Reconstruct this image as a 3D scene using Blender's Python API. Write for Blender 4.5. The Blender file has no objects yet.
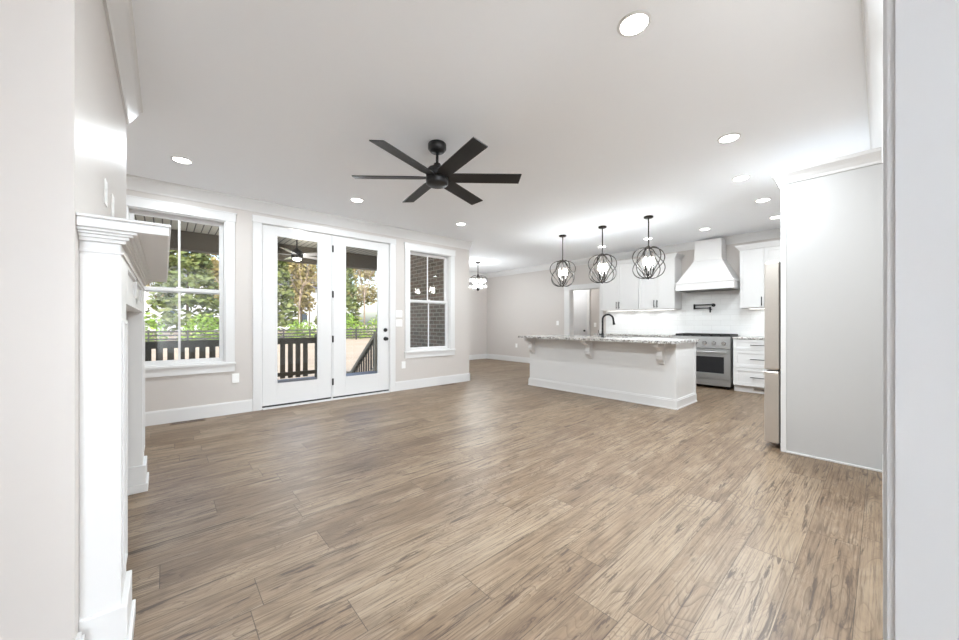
import bpy, bmesh, math, random
from mathutils import Vector, Matrix
random.seed(7)
S = bpy.context.scene
COL = S.collection
PI = math.pi
H = 2.745          # ceiling height

# ------------------------------------------------------------------ camera
cam = bpy.data.cameras.new('camera'); camo = bpy.data.objects.new('camera', cam); COL.objects.link(camo)
cam.sensor_width = 36.0; cam.sensor_fit = 'HORIZONTAL'
cam.lens = 36.0*355.8/959.0
cam.shift_y = 3.0/959.0
cam.clip_start = 0.02; cam.clip_end = 400
camo.location = (0, 0, 1.15); camo.rotation_euler = (PI/2, 0, math.radians(48.5-90))
S.camera = camo
# ------------------------------------------------------------------ world, sun, exposure
S.view_settings.view_transform = 'Standard'; S.view_settings.look = 'None'
S.view_settings.gamma = 1; S.view_settings.use_curve_mapping = False
S.view_settings.exposure = 1.22
world = bpy.data.worlds.new('world'); S.world = world; world.use_nodes = True
wn = world.node_tree; bgn = wn.nodes['Background']
sky = wn.nodes.new('ShaderNodeTexSky'); sky.sky_type = 'NISHITA'; sky.sun_disc = False
sky.sun_elevation = math.radians(38); sky.sun_rotation = math.radians(200); sky.dust_density = 3.0
wn.links.new(sky.outputs[0], bgn.inputs[0]); bgn.inputs[1].default_value = 0.24
sun = bpy.data.lights.new('sun', 'SUN'); suno = bpy.data.objects.new('sun', sun); COL.objects.link(suno)
sun.energy = .78; sun.angle = math.radians(0.6); sun.color = (1, .95, .87)
suno.rotation_euler = (math.radians(50), 0, math.radians(-18))
P_DOWN, P_PEND, P_CHAND, P_HALL_FILL, P_UNDER = 30.0, 12.0, 36.0, 84.0, 0.17
LCOL = (.865, .945, 1.0)
S.cycles.diffuse_bounces = 10; S.cycles.max_bounces = 16

# ------------------------------------------------------------------ mesh helpers
class MB:
    def __init__(s): s.bm = bmesh.new()
    def _merge(s, b, smooth=False):
        for f in b.faces: f.smooth = smooth
        me = bpy.data.meshes.new('tmp'); b.to_mesh(me); b.free(); s.bm.from_mesh(me); bpy.data.meshes.remove(me)
        return s
    def box(s, x0, y0, z0, x1, y1, z1, bev=0.0):
        b = bmesh.new(); bmesh.ops.create_cube(b, size=1)
        x0, x1 = min(x0, x1), max(x0, x1); y0, y1 = min(y0, y1), max(y0, y1); z0, z1 = min(z0, z1), max(z0, z1)
        for v in b.verts:
            v.co = Vector((x0+(v.co.x+.5)*(x1-x0), y0+(v.co.y+.5)*(y1-y0), z0+(v.co.z+.5)*(z1-z0)))
        if bev: bmesh.ops.bevel(b, geom=list(b.edges), offset=bev, segments=2, affect='EDGES', profile=.5)
        return s._merge(b)
    def prism(s, poly, axis, a, c):
        # poly of 2-D points; axis 'x': (y,z) swept in x; 'y': (x,z); 'z': (x,y)
        b = bmesh.new()
        def mk(p, t):
            return {'x': (t, p[0], p[1]), 'y': (p[0], t, p[1]), 'z': (p[0], p[1], t)}[axis]
        v0 = [b.verts.new(mk(p, a)) for p in poly]; v1 = [b.verts.new(mk(p, c)) for p in poly]
        n = len(poly)
        b.faces.new(v0); b.faces.new(v1[::-1])
        for i in range(n): b.faces.new((v0[i], v1[i], v1[(i+1) % n], v0[(i+1) % n]))
        bmesh.ops.recalc_face_normals(b, faces=b.faces)
        return s._merge(b)
    def cyl(s, p0, p1, r0, r1=None, n=20, smooth=True):
        r1 = r0 if r1 is None else r1
        p0 = Vector(p0); p1 = Vector(p1); d = (p1-p0); q = d.to_track_quat('Z', 'Y')
        b = bmesh.new()
        a = [b.verts.new(p0+q @ Vector((r0*math.cos(2*PI*i/n), r0*math.sin(2*PI*i/n), 0))) for i in range(n)]
        c = [b.verts.new(p1+q @ Vector((r1*math.cos(2*PI*i/n), r1*math.sin(2*PI*i/n), 0))) for i in range(n)]
        for i in range(n): b.faces.new((a[i], a[(i+1) % n], c[(i+1) % n], c[i])).smooth = smooth
        b.faces.new(a[::-1]); b.faces.new(c)
        me = bpy.data.meshes.new('tmp'); b.to_mesh(me); b.free(); s.bm.from_mesh(me); bpy.data.meshes.remove(me)
        return s
    def lathe(s, cx, cy, prof, n=28):
        b = bmesh.new(); rings = []
        for r, z in prof:
            if r < 1e-5: rings.append([b.verts.new((cx, cy, z))])
            else: rings.append([b.verts.new((cx+r*math.cos(2*PI*i/n), cy+r*math.sin(2*PI*i/n), z)) for i in range(n)])
        for A, B in zip(rings, rings[1:]):
            for i in range(n):
                j = (i+1) % n
                if len(A) == 1 and len(B) == 1: continue
                if len(A) == 1: b.faces.new((A[0], B[i], B[j]))
                elif len(B) == 1: b.faces.new((A[i], B[0], A[j]))
                else: b.faces.new((A[i], B[i], B[j], A[j]))
        bmesh.ops.recalc_face_normals(b, faces=b.faces)
        return s._merge(b, True)
    def tube(s, pts, r, n=6, closed=False):
        pts = [Vector(p) for p in pts]; b = bmesh.new(); rings = []
        m = len(pts); up = None
        for i, p in enumerate(pts):
            a = pts[(i-1) % m] if (closed or i > 0) else p
            c = pts[(i+1) % m] if (closed or i < m-1) else p
            t = (c-a).normalized()
            if up is None:
                up = Vector((0, 0, 1)) if abs(t.z) < .9 else Vector((1, 0, 0))
            x = up-t*up.dot(t)
            x = x.normalized() if x.length > 1e-6 else t.orthogonal().normalized()
            up = x; y = t.cross(x)
            rings.append([b.verts.new(p+r*(x*math.cos(2*PI*k/n)+y*math.sin(2*PI*k/n))) for k in range(n)])
        R = list(zip(rings, rings[1:])) + ([(rings[-1], rings[0])] if closed else [])
        for A, B in R:
            for k in range(n): b.faces.new((A[k], A[(k+1) % n], B[(k+1) % n], B[k]))
        if not closed: b.faces.new(rings[0][::-1]); b.faces.new(rings[-1])
        bmesh.ops.recalc_face_normals(b, faces=b.faces)
        return s._merge(b, True)
    def frame(s, axis, p, d, a0, b0, a1, b1, wl, wr, wb, wt, bev=0.0):
        # rectangular frame in plane axis=p..p+d ; (a,b)=horizontal,vertical extents
        def bx(a, b, c, e):
            if axis == 'y': s.box(a, p, b, c, p+d, e, bev)
            else: s.box(p, a, b, p+d, c, e, bev)
        bx(a0, b0, a0+wl, b1); bx(a1-wr, b0, a1, b1); bx(a0+wl, b0, a1-wr, b0+wb); bx(a0+wl, b1-wt, a1-wr, b1)
        return s

WP = {}
def obj(name, mb, mat, parent=None):
    vs = [v.co for v in mb.bm.verts]
    lo = Vector((min(v.x for v in vs), min(v.y for v in vs), min(v.z for v in vs)))
    hi = Vector((max(v.x for v in vs), max(v.y for v in vs), max(v.z for v in vs)))
    c = Vector(((lo.x+hi.x)/2, (lo.y+hi.y)/2, lo.z))
    for v in mb.bm.verts: v.co -= c
    me = bpy.data.meshes.new(name); mb.bm.to_mesh(me); mb.bm.free(); me.materials.append(mat)
    o = bpy.data.objects.new(name, me); COL.objects.link(o)
    if parent is not None:
        o.parent = parent; o.location = c-WP[parent.name]
    else: o.location = c
    WP[o.name] = c
    return o
def tag(o, label, cat, group=None):
    o['label'] = label; o['category'] = cat
    if group: o['group'] = group
    return o
def thing(name, label, cat, loc, group=None):
    o = bpy.data.objects.new(name, None); COL.objects.link(o); o.location = loc; o.empty_display_size = .1
    WP[o.name] = Vector(loc)
    return tag(o, label, cat, group)
def struct(name, mb, mat, label=None):
    o = obj(name, mb, mat); o['kind'] = 'structure'
    if label: o['label'] = label
    return o
def structroot(name, loc):
    o = bpy.data.objects.new(name, None); COL.objects.link(o); o.location = loc; WP[o.name] = Vector(loc)
    o['kind'] = 'structure'; return o
def copy_tree(o, parent=None):
    c = o.copy(); COL.objects.link(c)
    if parent: c.parent = parent
    for ch in list(o.children): copy_tree(ch, c)
    return c
def lamp(name, kind, loc, power, parent, size=.1, color=None, rot=(0, 0, 0), spread=None):
    l = bpy.data.lights.new(name, kind); l.energy = power; l.color = color or LCOL
    if kind == 'AREA':
        l.shape = 'DISK'; l.size = size
        if spread: l.spread = spread
    else: l.shadow_soft_size = size
    o = bpy.data.objects.new(name, l); COL.objects.link(o); o.rotation_euler = rot
    o.parent = parent; o.location = Vector(loc)-WP[parent.name]
    return o

# ------------------------------------------------------------------ materials
def srgb(r, g, b):
    f = lambda c: (c/255/12.92 if c/255 <= .04045 else ((c/255+.055)/1.055)**2.4)
    return (f(r), f(g), f(b), 1)
class N:
    def __init__(s, name):
        s.m = bpy.data.materials.new(name); s.m.use_nodes = True; s.t = s.m.node_tree
        s.b = s.t.nodes['Principled BSDF']; s.out = s.t.nodes['Material Output']
    def n(s, typ, **kw):
        x = s.t.nodes.new(typ)
        for k, v in kw.items():
            if k == 'inp':
                for a, b in v.items(): s.set(x, a, b)
            else: setattr(x, k, v)
        return x
    def set(s, x, a, v):
        if isinstance(v, bpy.types.NodeSocket): s.t.links.new(v, x.inputs[a])
        else: x.inputs[a].default_value = v
    def math(s, op, a, b=0.0, c=0.0):
        x = s.n('ShaderNodeMath', operation=op); s.set(x, 0, a); s.set(x, 1, b); s.set(x, 2, c); return x.outputs[0]
    def mix(s, f, a, b, blend='MIX'):
        x = s.n('ShaderNodeMix', data_type='RGBA', blend_type=blend); s.set(x, 0, f); s.set(x, 6, a); s.set(x, 7, b); return x.outputs[2]
    def ramp(s, f, stops):
        x = s.n('ShaderNodeValToRGB'); e = x.color_ramp.elements
        while len(e) < len(stops): e.new(.5)
        for q, (p, c) in zip(e, stops): q.position = p; q.color = c if len(c) == 4 else (*c, 1)
        s.set(x, 0, f); return x.outputs[0]
    def xyz(s, x, y, z):
        c = s.n('ShaderNodeCombineXYZ'); s.set(c, 0, x); s.set(c, 1, y); s.set(c, 2, z); return c.outputs[0]
    def noise(s, v, scale, detail=4, rough=.5, dist=0):
        x = s.n('ShaderNodeTexNoise'); s.set(x, 'Vector', v); s.set(x, 'Scale', scale); s.set(x, 'Detail', detail)
        s.set(x, 'Roughness', rough); s.set(x, 'Distortion', dist); return x.outputs[0]
    def pos(s): return s.n('ShaderNodeTexCoord').outputs['Object']
    def bump(s, h, st=.2, d=.01):
        x = s.n('ShaderNodeBump'); s.set(x, 'Height', h); s.set(x, 'Strength', st); s.set(x, 'Distance', d)
        s.t.links.new(x.outputs[0], s.b.inputs['Normal'])
def paint(name, c, rough=.5, var=.02, metal=0.0, bump=0.0, sc=12.0, spec=.5):
    k = N(name); f = k.noise(k.pos(), sc, 3)
    c2 = tuple(max(0, x*(1-var)) for x in c[:3])+(1,)
    k.set(k.b, 'Base Color', k.mix(f, c, c2)); k.set(k.b, 'Roughness', rough); k.set(k.b, 'Metallic', metal)
    k.set(k.b, 'Specular IOR Level', spec)
    if bump: k.bump(k.noise(k.pos(), 300, 2), bump, .002)
    return k.m
def emit(name, c, st):
    k = N(name); k.set(k.b, 'Base Color', c); k.set(k.b, 'Emission Color', c); k.set(k.b, 'Emission Strength', st)
    return k.m
M = {}
M['wall'] = paint('beige wall paint', srgb(205, 199, 194), .45, .015, bump=.03, spec=.35)
M['ceiling'] = paint('ceiling paint', srgb(245, 247, 250), .8, .01, bump=.03, spec=.2)
M['trim'] = paint('white trim paint', srgb(221, 220, 219), .35, .01)
M['jamb'] = paint('white jamb paint', srgb(214, 214, 215), .4, .01)
M['cab'] = paint('white cabinet paint', srgb(221, 220, 219), .35, .01)
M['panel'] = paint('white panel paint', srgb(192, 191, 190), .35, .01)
M['black'] = paint('matte black metal', srgb(38, 37, 37), .42, .15, .3)
M['blade'] = paint('black wood blade', srgb(34, 33, 33), .55, .2, sc=40)
M['bronze'] = paint('dark bronze', srgb(52, 47, 44), .35, .15, .7)
M['steel'] = paint('brushed stainless steel', srgb(205, 198, 190), .34, .06, .7, sc=60)
M['steel_range'] = paint('stainless steel range', srgb(186, 186, 185), .3, .06, .75, sc=60)
M['steel_dark'] = paint('dark gasket', srgb(88, 86, 84), .45, .1, .4)
M['chrome'] = paint('chrome', srgb(215, 215, 215), .18, .03, .9)
M['ovenglass'] = paint('oven glass', srgb(38, 38, 40), .08, .1)
M['plate'] = paint('white plastic plate', srgb(244, 244, 242), .3, .01)
M['slot'] = paint('dark slot', srgb(60, 58, 56), .6, .1)
M['vent'] = paint('brown metal register', srgb(118, 98, 82), .45, .1, .2)
M['beam'] = paint('dark brown beam', srgb(92, 85, 72), .6, .15, sc=6)
M['rail'] = paint('dark stained railing', srgb(66, 62, 50), .6, .25, sc=9)
M['railgrey'] = paint('weathered rail', srgb(158, 150, 132), .65, .2, sc=9)
M['porchfloor'] = paint('grey porch deck', srgb(150, 152, 160), .6, .12, sc=5)
M['fence'] = paint('black stained fence', srgb(58, 58, 60), .7, .2)
M['siding'] = paint('white siding', srgb(225, 230, 235), .6, .05)
M['roof'] = paint('grey shingle roof', srgb(105, 105, 110), .8, .2)
M['windark'] = paint('dark house window', srgb(70, 85, 100), .15, .1)
M['bark'] = paint('tree bark', srgb(112, 98, 84), .9, .35, sc=6)
M['stone'] = paint('pale surround', srgb(205, 202, 198), .4, .06, sc=5)
M['lens'] = emit('lit lamp lens', (1, .97, .93, 1), 8)
M['bulb'] = emit('lit bulb', (1, .95, .86, 1), 9)
M['led'] = emit('led strip', (1, .97, .93, 1), 2)

def mat_floor():
    k = N('vinyl oak planks'); p = k.pos(); sp = k.n('ShaderNodeSeparateXYZ'); k.set(sp, 0, p); x, y = sp.outputs[0], sp.outputs[1]
    yy = k.math('DIVIDE', y, .2); row = k.math('FLOOR', yy); fy = k.math('FRACT', yy)
    wr = k.n('ShaderNodeTexWhiteNoise', noise_dimensions='1D'); k.set(wr, 'W', row)
    xx = k.math('ADD', k.math('DIVIDE', x, 1.35), k.math('MULTIPLY', wr.outputs[0], 7.31))
    col = k.math('FLOOR', xx); fx = k.math('FRACT', xx)
    wi = k.n('ShaderNodeTexWhiteNoise', noise_dimensions='3D'); k.set(wi, 'Vector', k.xyz(row, col, 3.7)); r = wi.outputs[0]
    ro = k.math('MULTIPLY', r, 61.0)
    tone = k.ramp(r, [(0, srgb(160, 141, 122)), (.3, srgb(180, 161, 140)), (.55, srgb(192, 175, 155)), (.8, srgb(170, 150, 129)), (1, srgb(199, 184, 166))])
    dark = srgb(96, 77, 63)
    xr = k.math('ADD', x, ro)
    # broad pale and dark cloudy zones along each board
    n4 = k.noise(k.xyz(k.math('MULTIPLY', xr, 1.6), k.math('MULTIPLY', y, 4.5), ro), 1.7, 5, .6, .8)
    c = k.mix(k.ramp(n4, [(.34, (.5, .5, .5)), (.48, (0, 0, 0))]), tone, srgb(128, 106, 87))
    c = k.mix(k.ramp(n4, [(.52, (0, 0, 0)), (.68, (.6, .6, .6))]), c, srgb(212, 200, 184))
    # fine fibres
    g1 = k.noise(k.xyz(k.math('MULTIPLY', xr, 1.0), k.math('MULTIPLY', y, 46), ro), 2.4, 10, .72, .25)
    c = k.mix(k.ramp(g1, [(.36, (.85, .85, .85)), (.48, (.22, .22, .22)), (.6, (0, 0, 0))]), c, dark)
    # cathedral rings
    n2 = k.noise(k.xyz(k.math('MULTIPLY', xr, .8), k.math('MULTIPLY', y, 3.6), ro), 1.8, 2, .4, .9)
    band = k.math('FRACT', k.math('MULTIPLY', n2, 22.0))
    msk = k.ramp(k.noise(k.xyz(k.math('MULTIPLY', xr, .7), k.math('MULTIPLY', y, 2.0), 9.0), 2.0, 2), [(.40, (.15, .15, .15)), (.56, (.8, .8, .8))])
    c = k.mix(k.math('MULTIPLY', k.ramp(band, [(0, (1, 1, 1)), (.14, (.3, .3, .3)), (.4, (0, 0, 0)), (1, (0, 0, 0))]), msk), c, srgb(112, 92, 75))
    # dark streaks, checks and knots
    n3 = k.noise(k.xyz(k.math('MULTIPLY', xr, 1.15), k.math('MULTIPLY', y, 14), ro), 2.1, 8, .7, .8)
    c = k.mix(k.ramp(n3, [(.565, (0, 0, 0)), (.615, (.75, .75, .75)), (.8, (1, 1, 1))]), c, srgb(84, 66, 54))
    vo = k.n('ShaderNodeTexVoronoi'); k.set(vo, 'Vector', k.xyz(k.math('MULTIPLY', xr, 1.3), k.math('MULTIPLY', y, 3.2), ro)); k.set(vo, 'Scale', 1.0)
    kd = k.math('ADD', vo.outputs['Distance'], k.math('MULTIPLY', n3, .09))
    c = k.mix(k.ramp(kd, [(.03, (.9, .9, .9)), (.055, (.5, .5, .5)), (.09, (0, 0, 0))]), c, srgb(72, 56, 46))
    gap = k.math('MAXIMUM', k.math('LESS_THAN', fy, .012), k.math('LESS_THAN', fx, .0022))
    c = k.mix(k.math('MULTIPLY', gap, .75), c, srgb(70, 56, 46))
    c = k.mix(1.0, c, (.56, .50, .422, 1), 'MULTIPLY')
    k.set(k.b, 'Base Color', c); k.set(k.b, 'Specular IOR Level', .5)
    k.set(k.b, 'Roughness', k.ramp(g1, [(0, (.48, .48, .48)), (1, (.36, .36, .36))]))
    k.bump(k.math('SUBTRACT', k.math('MULTIPLY', g1, .4), gap), .12, .004)
    return k.m
M['floor'] = mat_floor()
def mat_granite():
    k = N('speckled granite'); p = k.pos()
    a = k.noise(p, 28, 6, .7); b = k.noise(p, 75, 4, .6); c0 = k.noise(p, 9, 3, .5)
    c = k.ramp(a, [(.36, srgb(60, 56, 54)), (.46, srgb(168, 163, 158)), (.52, srgb(222, 220, 216)), (.7, srgb(240, 239, 236))])
    c = k.mix(k.ramp(b, [(.53, (0, 0, 0)), (.58, (1, 1, 1))]), c, srgb(62, 58, 57))
    c = k.mix(k.ramp(c0, [(.5, (0, 0, 0)), (.72, (.5, .5, .5))]), c, srgb(178, 168, 160))
    k.set(k.b, 'Base Color', c); k.set(k.b, 'Roughness', .12); return k.m
M['granite'] = mat_granite()
def mat_brick(name, c1, c2, mortar, sx, w, h, ms, rough, swap, bump):
    k = N(name); sp = k.n('ShaderNodeSeparateXYZ'); k.set(sp, 0, k.pos())
    b = k.n('ShaderNodeTexBrick'); k.set(b, 'Vector', k.xyz(sp.outputs[swap], sp.outputs[2], 0.0))
    k.set(b, 'Color1', c1); k.set(b, 'Color2', c2); k.set(b, 'Mortar', mortar); k.set(b, 'Scale', sx)
    k.set(b, 'Brick Width', w); k.set(b, 'Row Height', h); k.set(b, 'Mortar Size', ms); k.set(b, 'Mortar Smooth', .1)
    n = k.noise(k.pos(), 30, 4)
    k.set(k.b, 'Base Color', k.mix(k.math('MULTIPLY', n, .25), b.outputs[0], mortar)); k.set(k.b, 'Roughness', rough)
    k.bump(k.math('SUBTRACT', 1.0, b.outputs[1]), bump, .006); return k.m
M['tile'] = mat_brick('white subway tile', srgb(244, 244, 243), srgb(238, 238, 237), srgb(222, 221, 219), 1, .3, .1, .002, .15, 1, .25)
M['brick'] = mat_brick('brown brick', srgb(126, 108, 94), srgb(100, 94, 84), srgb(158, 154, 146), 1, .23, .082, .010, .85, 1, .6)
def mat_slats():
    k = N('cream beadboard'); sp = k.n('ShaderNodeSeparateXYZ'); k.set(sp, 0, k.pos())
    f = k.math('FRACT', k.math('DIVIDE', sp.outputs[0], .105))
    g = k.math('LESS_THAN', f, .14)
    k.set(k.b, 'Base Color', k.mix(g, srgb(238, 233, 216), srgb(104, 98, 84))); k.set(k.b, 'Roughness', .5)
    k.bump(k.math('SUBTRACT', 1.0, g), .4, .01); return k.m
M['slats'] = mat_slats()
def mat_lawn():
    k = N('dormant lawn'); p = k.pos(); a = k.noise(p, .35, 5, .6); b = k.noise(p, 7, 5, .7)
    c = k.ramp(a, [(.3, srgb(176, 158, 134)), (.6, srgb(192, 175, 152)), (.8, srgb(158, 150, 112))])
    k.set(k.b, 'Base Color', k.mix(k.math('MULTIPLY', b, .3), c, srgb(150, 132, 104))); k.set(k.b, 'Roughness', .95); return k.m
M['lawn'] = mat_lawn()
def mat_leaf(name, cols):
    k = N(name); n = k.noise(k.pos(), 1.3, 4, .6)
    st = [(.3+.4*i/(len(cols)-1), c) for i, c in enumerate(cols)]
    k.set(k.b, 'Base Color', k.ramp(n, st)); k.set(k.b, 'Roughness', .7); k.set(k.b, 'Subsurface Weight', 0)
    return k.m
M['leaf_green'] = mat_leaf('evergreen leaves', [srgb(70, 84, 48), srgb(104, 118, 66), srgb(138, 142, 90)])
M['leaf_bright'] = mat_leaf('bright shrub leaves', [srgb(88, 122, 44), srgb(124, 158, 62), srgb(160, 182, 88)])
M['leaf_olive'] = mat_leaf('olive autumn leaves', [srgb(122, 116, 74), srgb(160, 150, 98), srgb(170, 156, 116)])
M['twig'] = mat_leaf('bare twigs', [srgb(120, 106, 92), srgb(150, 134, 118), srgb(168, 152, 134)])
def mat_glass():
    k = N('window glass'); k.t.nodes.remove(k.b)
    lw = k.n('ShaderNodeLayerWeight'); lw.inputs[0].default_value = .5
    f = k.math('ADD', k.math('MULTIPLY', k.math('POWER', lw.outputs['Facing'], 5.0), .9), .035)
    tr = k.n('ShaderNodeBsdfTransparent'); tr.inputs[0].default_value = (.97, .98, .98, 1)
    gl = k.n('ShaderNodeBsdfGlossy'); gl.inputs['Roughness'].default_value = .0
    mx = k.n('ShaderNodeMixShader'); k.set(mx, 0, f); k.set(mx, 1, tr.outputs[0]); k.set(mx, 2, gl.outputs[0])
    k.t.links.new(mx.outputs[0], k.out.inputs[0]); return k.m
M['glass'] = mat_glass()
def mat_crystal():
    k = N('lit crystal'); k.set(k.b, 'Base Color', (.95, .95, .95, 1)); k.set(k.b, 'Roughness', .05); k.set(k.b, 'Transmission Weight', .6)
    return k.m
M['crystal'] = mat_crystal()

# ------------------------------------------------------------------ room shell
WY = 5.44; XK = 7.84; XC = 4.54; YD = 8.5; XL = -.75; BX = -.21; BY0, BY1 = 1.665, 3.65
struct('floor', MB().box(-3.15, -7.3, -.05, XL-.15, 0, 0).box(XL-.15, -7.3, -.05, 9.15, WY+.16, 0).box(4.40, WY+.16, -.05, 9.15, YD+.14, 0), M['floor'])
struct('ceiling', MB().box(-3.15, -7.3, H, XL-.15, 0, H+.12).box(XL-.15, -7.3, H, 9.15, WY+.16, H+.12).box(4.40, WY+.16, H, 9.15, YD+.14, H+.12), M['ceiling'])
L1 = (-.315, .65, .575, 2.43); DR = (.955, 0, 2.815, 2.475); R1 = (3.185, .65, 4.075, 2.43)   # openings x0,z0,x1,z1
w = MB(); y0, y1 = WY, WY+.16
xs = XL-.15
for (a, b, c, d) in (L1, DR, R1):
    w.box(xs, y0, 0, a, y1, H)
    if b > 0: w.box(a, y0, 0, c, y1, b)
    w.box(a, y0, d, c, y1, H); xs = c
w.box(xs, y0, 0, XC, y1, H)
struct('wall_front', w, M['wall'])
struct('wall_left', MB().box(XL-.15, -.16, 0, XL, WY, H), M['wall'])
struct('wall_hall_left', MB().box(-3.15, -7.3, 0, -3.0, -.16, H).box(-3.15, -.16, 0, XL-.15, 0, H), M['jamb'])
struct('wall_chimney', MB().box(XL, BY0, 0, BX, BY1, H), M['wall'])
struct('wall_dining_side', MB().box(4.42, WY+.16, 0, XC, YD, H), M['wall'])
struct('wall_dining_end', MB().box(4.42, YD, 0, XK+.14, YD+.14, H), M['wall'])
OY0, OY1, OZ = 4.49, 5.335, 2.01     # opening to the back hall
struct('wall_back', MB().box(XK, -.16, 0, XK+.14, OY0, H).box(XK, OY1, 0, XK+.14, YD, H).box(XK, OY0, OZ, XK+.14, OY1, H), M['wall'])
XJ = 1.2
struct('wall_right', MB().box(XJ+.02, -.16, 0, XK, -.02, H), M['wall'])
struct('wall_header', MB().box(XL, -.16, 2.5, XJ+.02, -.02, H), M['wall'])
struct('wall_hall_right', MB().box(3.4, -7.3, 0, 3.55, -.16, H), M['jamb'])
struct('wall_hall_end', MB().box(-3.0, -7.3, 0, 3.4, -7.15, H), M['jamb'])
# back hall behind the cased opening
struct('wall_back_hall', MB().box(9.0, 4.0, 0, 9.14, 7.2, H), M['wall'])
struct('wall_back_hall_near', MB().box(XK+.14, 3.86, 0, 9.14, 4.0, H), M['wall'])
struct('wall_back_hall_far', MB().box(XK+.14, 7.2, 0, 9.14, 7.34, H), M['wall'])
# cased opening at the right, beside the camera
struct('trim_1', MB().box(XJ, -.16, 0, XJ+.02, -.02, 2.5).box(XJ+.004, -.02, 0, XJ+.03, -.008, 2.49).box(XJ+.022, -.02, 0, XJ+.1, -.002, 2.49)
       .box(XJ+.01, -.02, 0, XJ+.022, -.005, 2.49), M['jamb'])
# crown moulding
CP = [(0, 0), (.012, 0), (.018, .018), (.04, .05), (.066, .086), (.078, .114), (.088, .118), (.088, .14), (0, .14)]
def crown(name, pts, axis, a, b, sgn, base):
    poly = [(base+sgn*p[0], H-.14+p[1]) for p in CP]
    return struct(name, MB().prism(poly, axis, a, b), M['trim'])
crown('trim_2', CP, 'x', XL, XC+.0, -1, WY)
crown('trim_3', CP, 'y', BY0-.088, BY1+.01, 1, BX)
crown('trim_4', CP, 'y', -.02, YD, -1, XK)
crown('trim_5', CP, 'x', XC, XK, -1, YD)
crown('trim_6', [(p[0]*1.1, p[1]) for p in CP], 'x', XJ+.0, XK-.088, 1, -.02)
# baseboards
BH = .155
def bb(name, *boxes):
    m = MB()
    for q in boxes:
        m.box(*q)
    return struct(name, m, M['trim'])
def bx_x(x0, x1, y, s): return [(x0, y, 0, x1, y+s*.016, BH-.012), (x0, y, BH-.012, x1, y+s*.010, BH)]
def bx_y(y0, y1, x, s): return [(x, y0, 0, x+s*.016, y1, BH-.012), (x, y0, BH-.012, x+s*.010, y1, BH)]
bb('baseboard_front', *bx_x(XL, DR[0]-.098, WY, -1), *bx_x(DR[2]+.098, XC+.016, WY, -1))
bb('baseboard_dining_side', *bx_y(WY-.016, YD, XC, 1))
bb('baseboard_dining_end', *bx_x(XC+.016, XK, YD, -1))
bb('baseboard_back', *bx_y(OY1+.17, YD-.016, XK, -1))
bb('baseboard_chimney', *bx_x(XL, BX+.016, BY0, -1), *bx_y(BY0, 1.71, BX, 1))
bb('baseboard_left', *bx_y(BY1, WY-.016, XL, 1), *bx_y(-.16, BY0-.016, XL, 1))
bb('baseboard_right', *bx_x(XJ+.1, 4.13, -.02, 1))

# windows
def window(name, x0, z0, x1, z1):
    r = structroot(name, ((x0+x1)/2, WY, z0))
    c = MB()
    c.box(x0-.09, WY-.019, z0-.02, x0+.006, WY, z1+.0, .002).box(x1-.006, WY-.019, z0-.02, x1+.09, WY, z1, .002)
    c.box(x0-.10, WY-.024, z1-.006, x1+.10, WY, z1+.10, .002)
    c.box(x0-.11, WY-.03, z1+.096, x1+.11, WY, z1+.108)
    obj('casing', c, M['trim'], r)
    obj('sill', MB().box(x0-.10, WY-.036, z0-.022, x1+.10, WY+.06, z0+.006, .003).box(x0-.09, WY-.018, z0-.11, x1+.09, WY, z0-.022), M['trim'], r)
    obj('jamb', MB().frame('y', WY, .15, x0, z0, x1, z1, .018, .018, .02, .018), M['trim'], r)
    zm = 1.535; a0, a1 = x0+.018, x1-.018
    for nm, zb, zt, yy in (('lower_sash', z0+.02, zm+.03, WY+.07), ('upper_sash', zm-.025, z1-.018, WY+.105)):
        s = obj(nm, MB().frame('y', yy, .033, a0, zb, a1, zt, .042, .042, .045, .042, .002), M['trim'], r)
        obj('pane', MB().box(a0+.038, yy+.014, zb+.04, a1-.038, yy+.02, zt-.038), M['glass'], s)
        xm = (x0+x1)/2
        obj('muntin', MB().box(xm-.011, yy+.004, zb+.045, xm+.011, yy+.0135, zt-.042), M['trim'], s)
    obj('sash_lock', MB().box((x0+x1)/2-.03, WY+.06, zm+.031, (x0+x1)/2+.03, WY+.09, zm+.042, .003), M['plate'], r)
    return r
window('window_1', *L1)
window('window_2', *R1)

# french door: fixed panel and hinged panel in one frame
dx0, dz0, dx1, dz1 = DR
fr = structroot('trim_8', ((dx0+dx1)/2, WY, 0))
c = MB().box(dx0-.095, WY-.02, 0, dx0+.004, WY, dz1, .002).box(dx1-.004, WY-.02, 0, dx1+.095, WY, dz1, .002)
c.box(dx0-.103, WY-.026, dz1-.004, dx1+.103, WY, dz1+.085, .002)
obj('casing', c, M['trim'], fr)
xm0, xm1 = 1.866, 1.884
obj('door_frame', MB().box(dx0, WY, 0, dx0+.012, WY+.15, dz1).box(dx1-.012, WY, 0, dx1, WY+.15, dz1).box(dx0, WY, dz1-.01, dx1, WY+.15, dz1)
    .box(xm0, WY+.002, .02, xm1, WY+.10, dz1-.01), M['trim'], fr)
obj('threshold', MB().box(dx0+.012, WY-.03, 0, dx1-.012, WY+.15, .02), M['trim'], fr)
obj('sweep', MB().box(dx0+.014, WY+.012, .02, xm0, WY+.05, .042).box(xm1, WY+.012, .02, dx1-.014, WY+.05, .042), M['slot'], fr)
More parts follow.
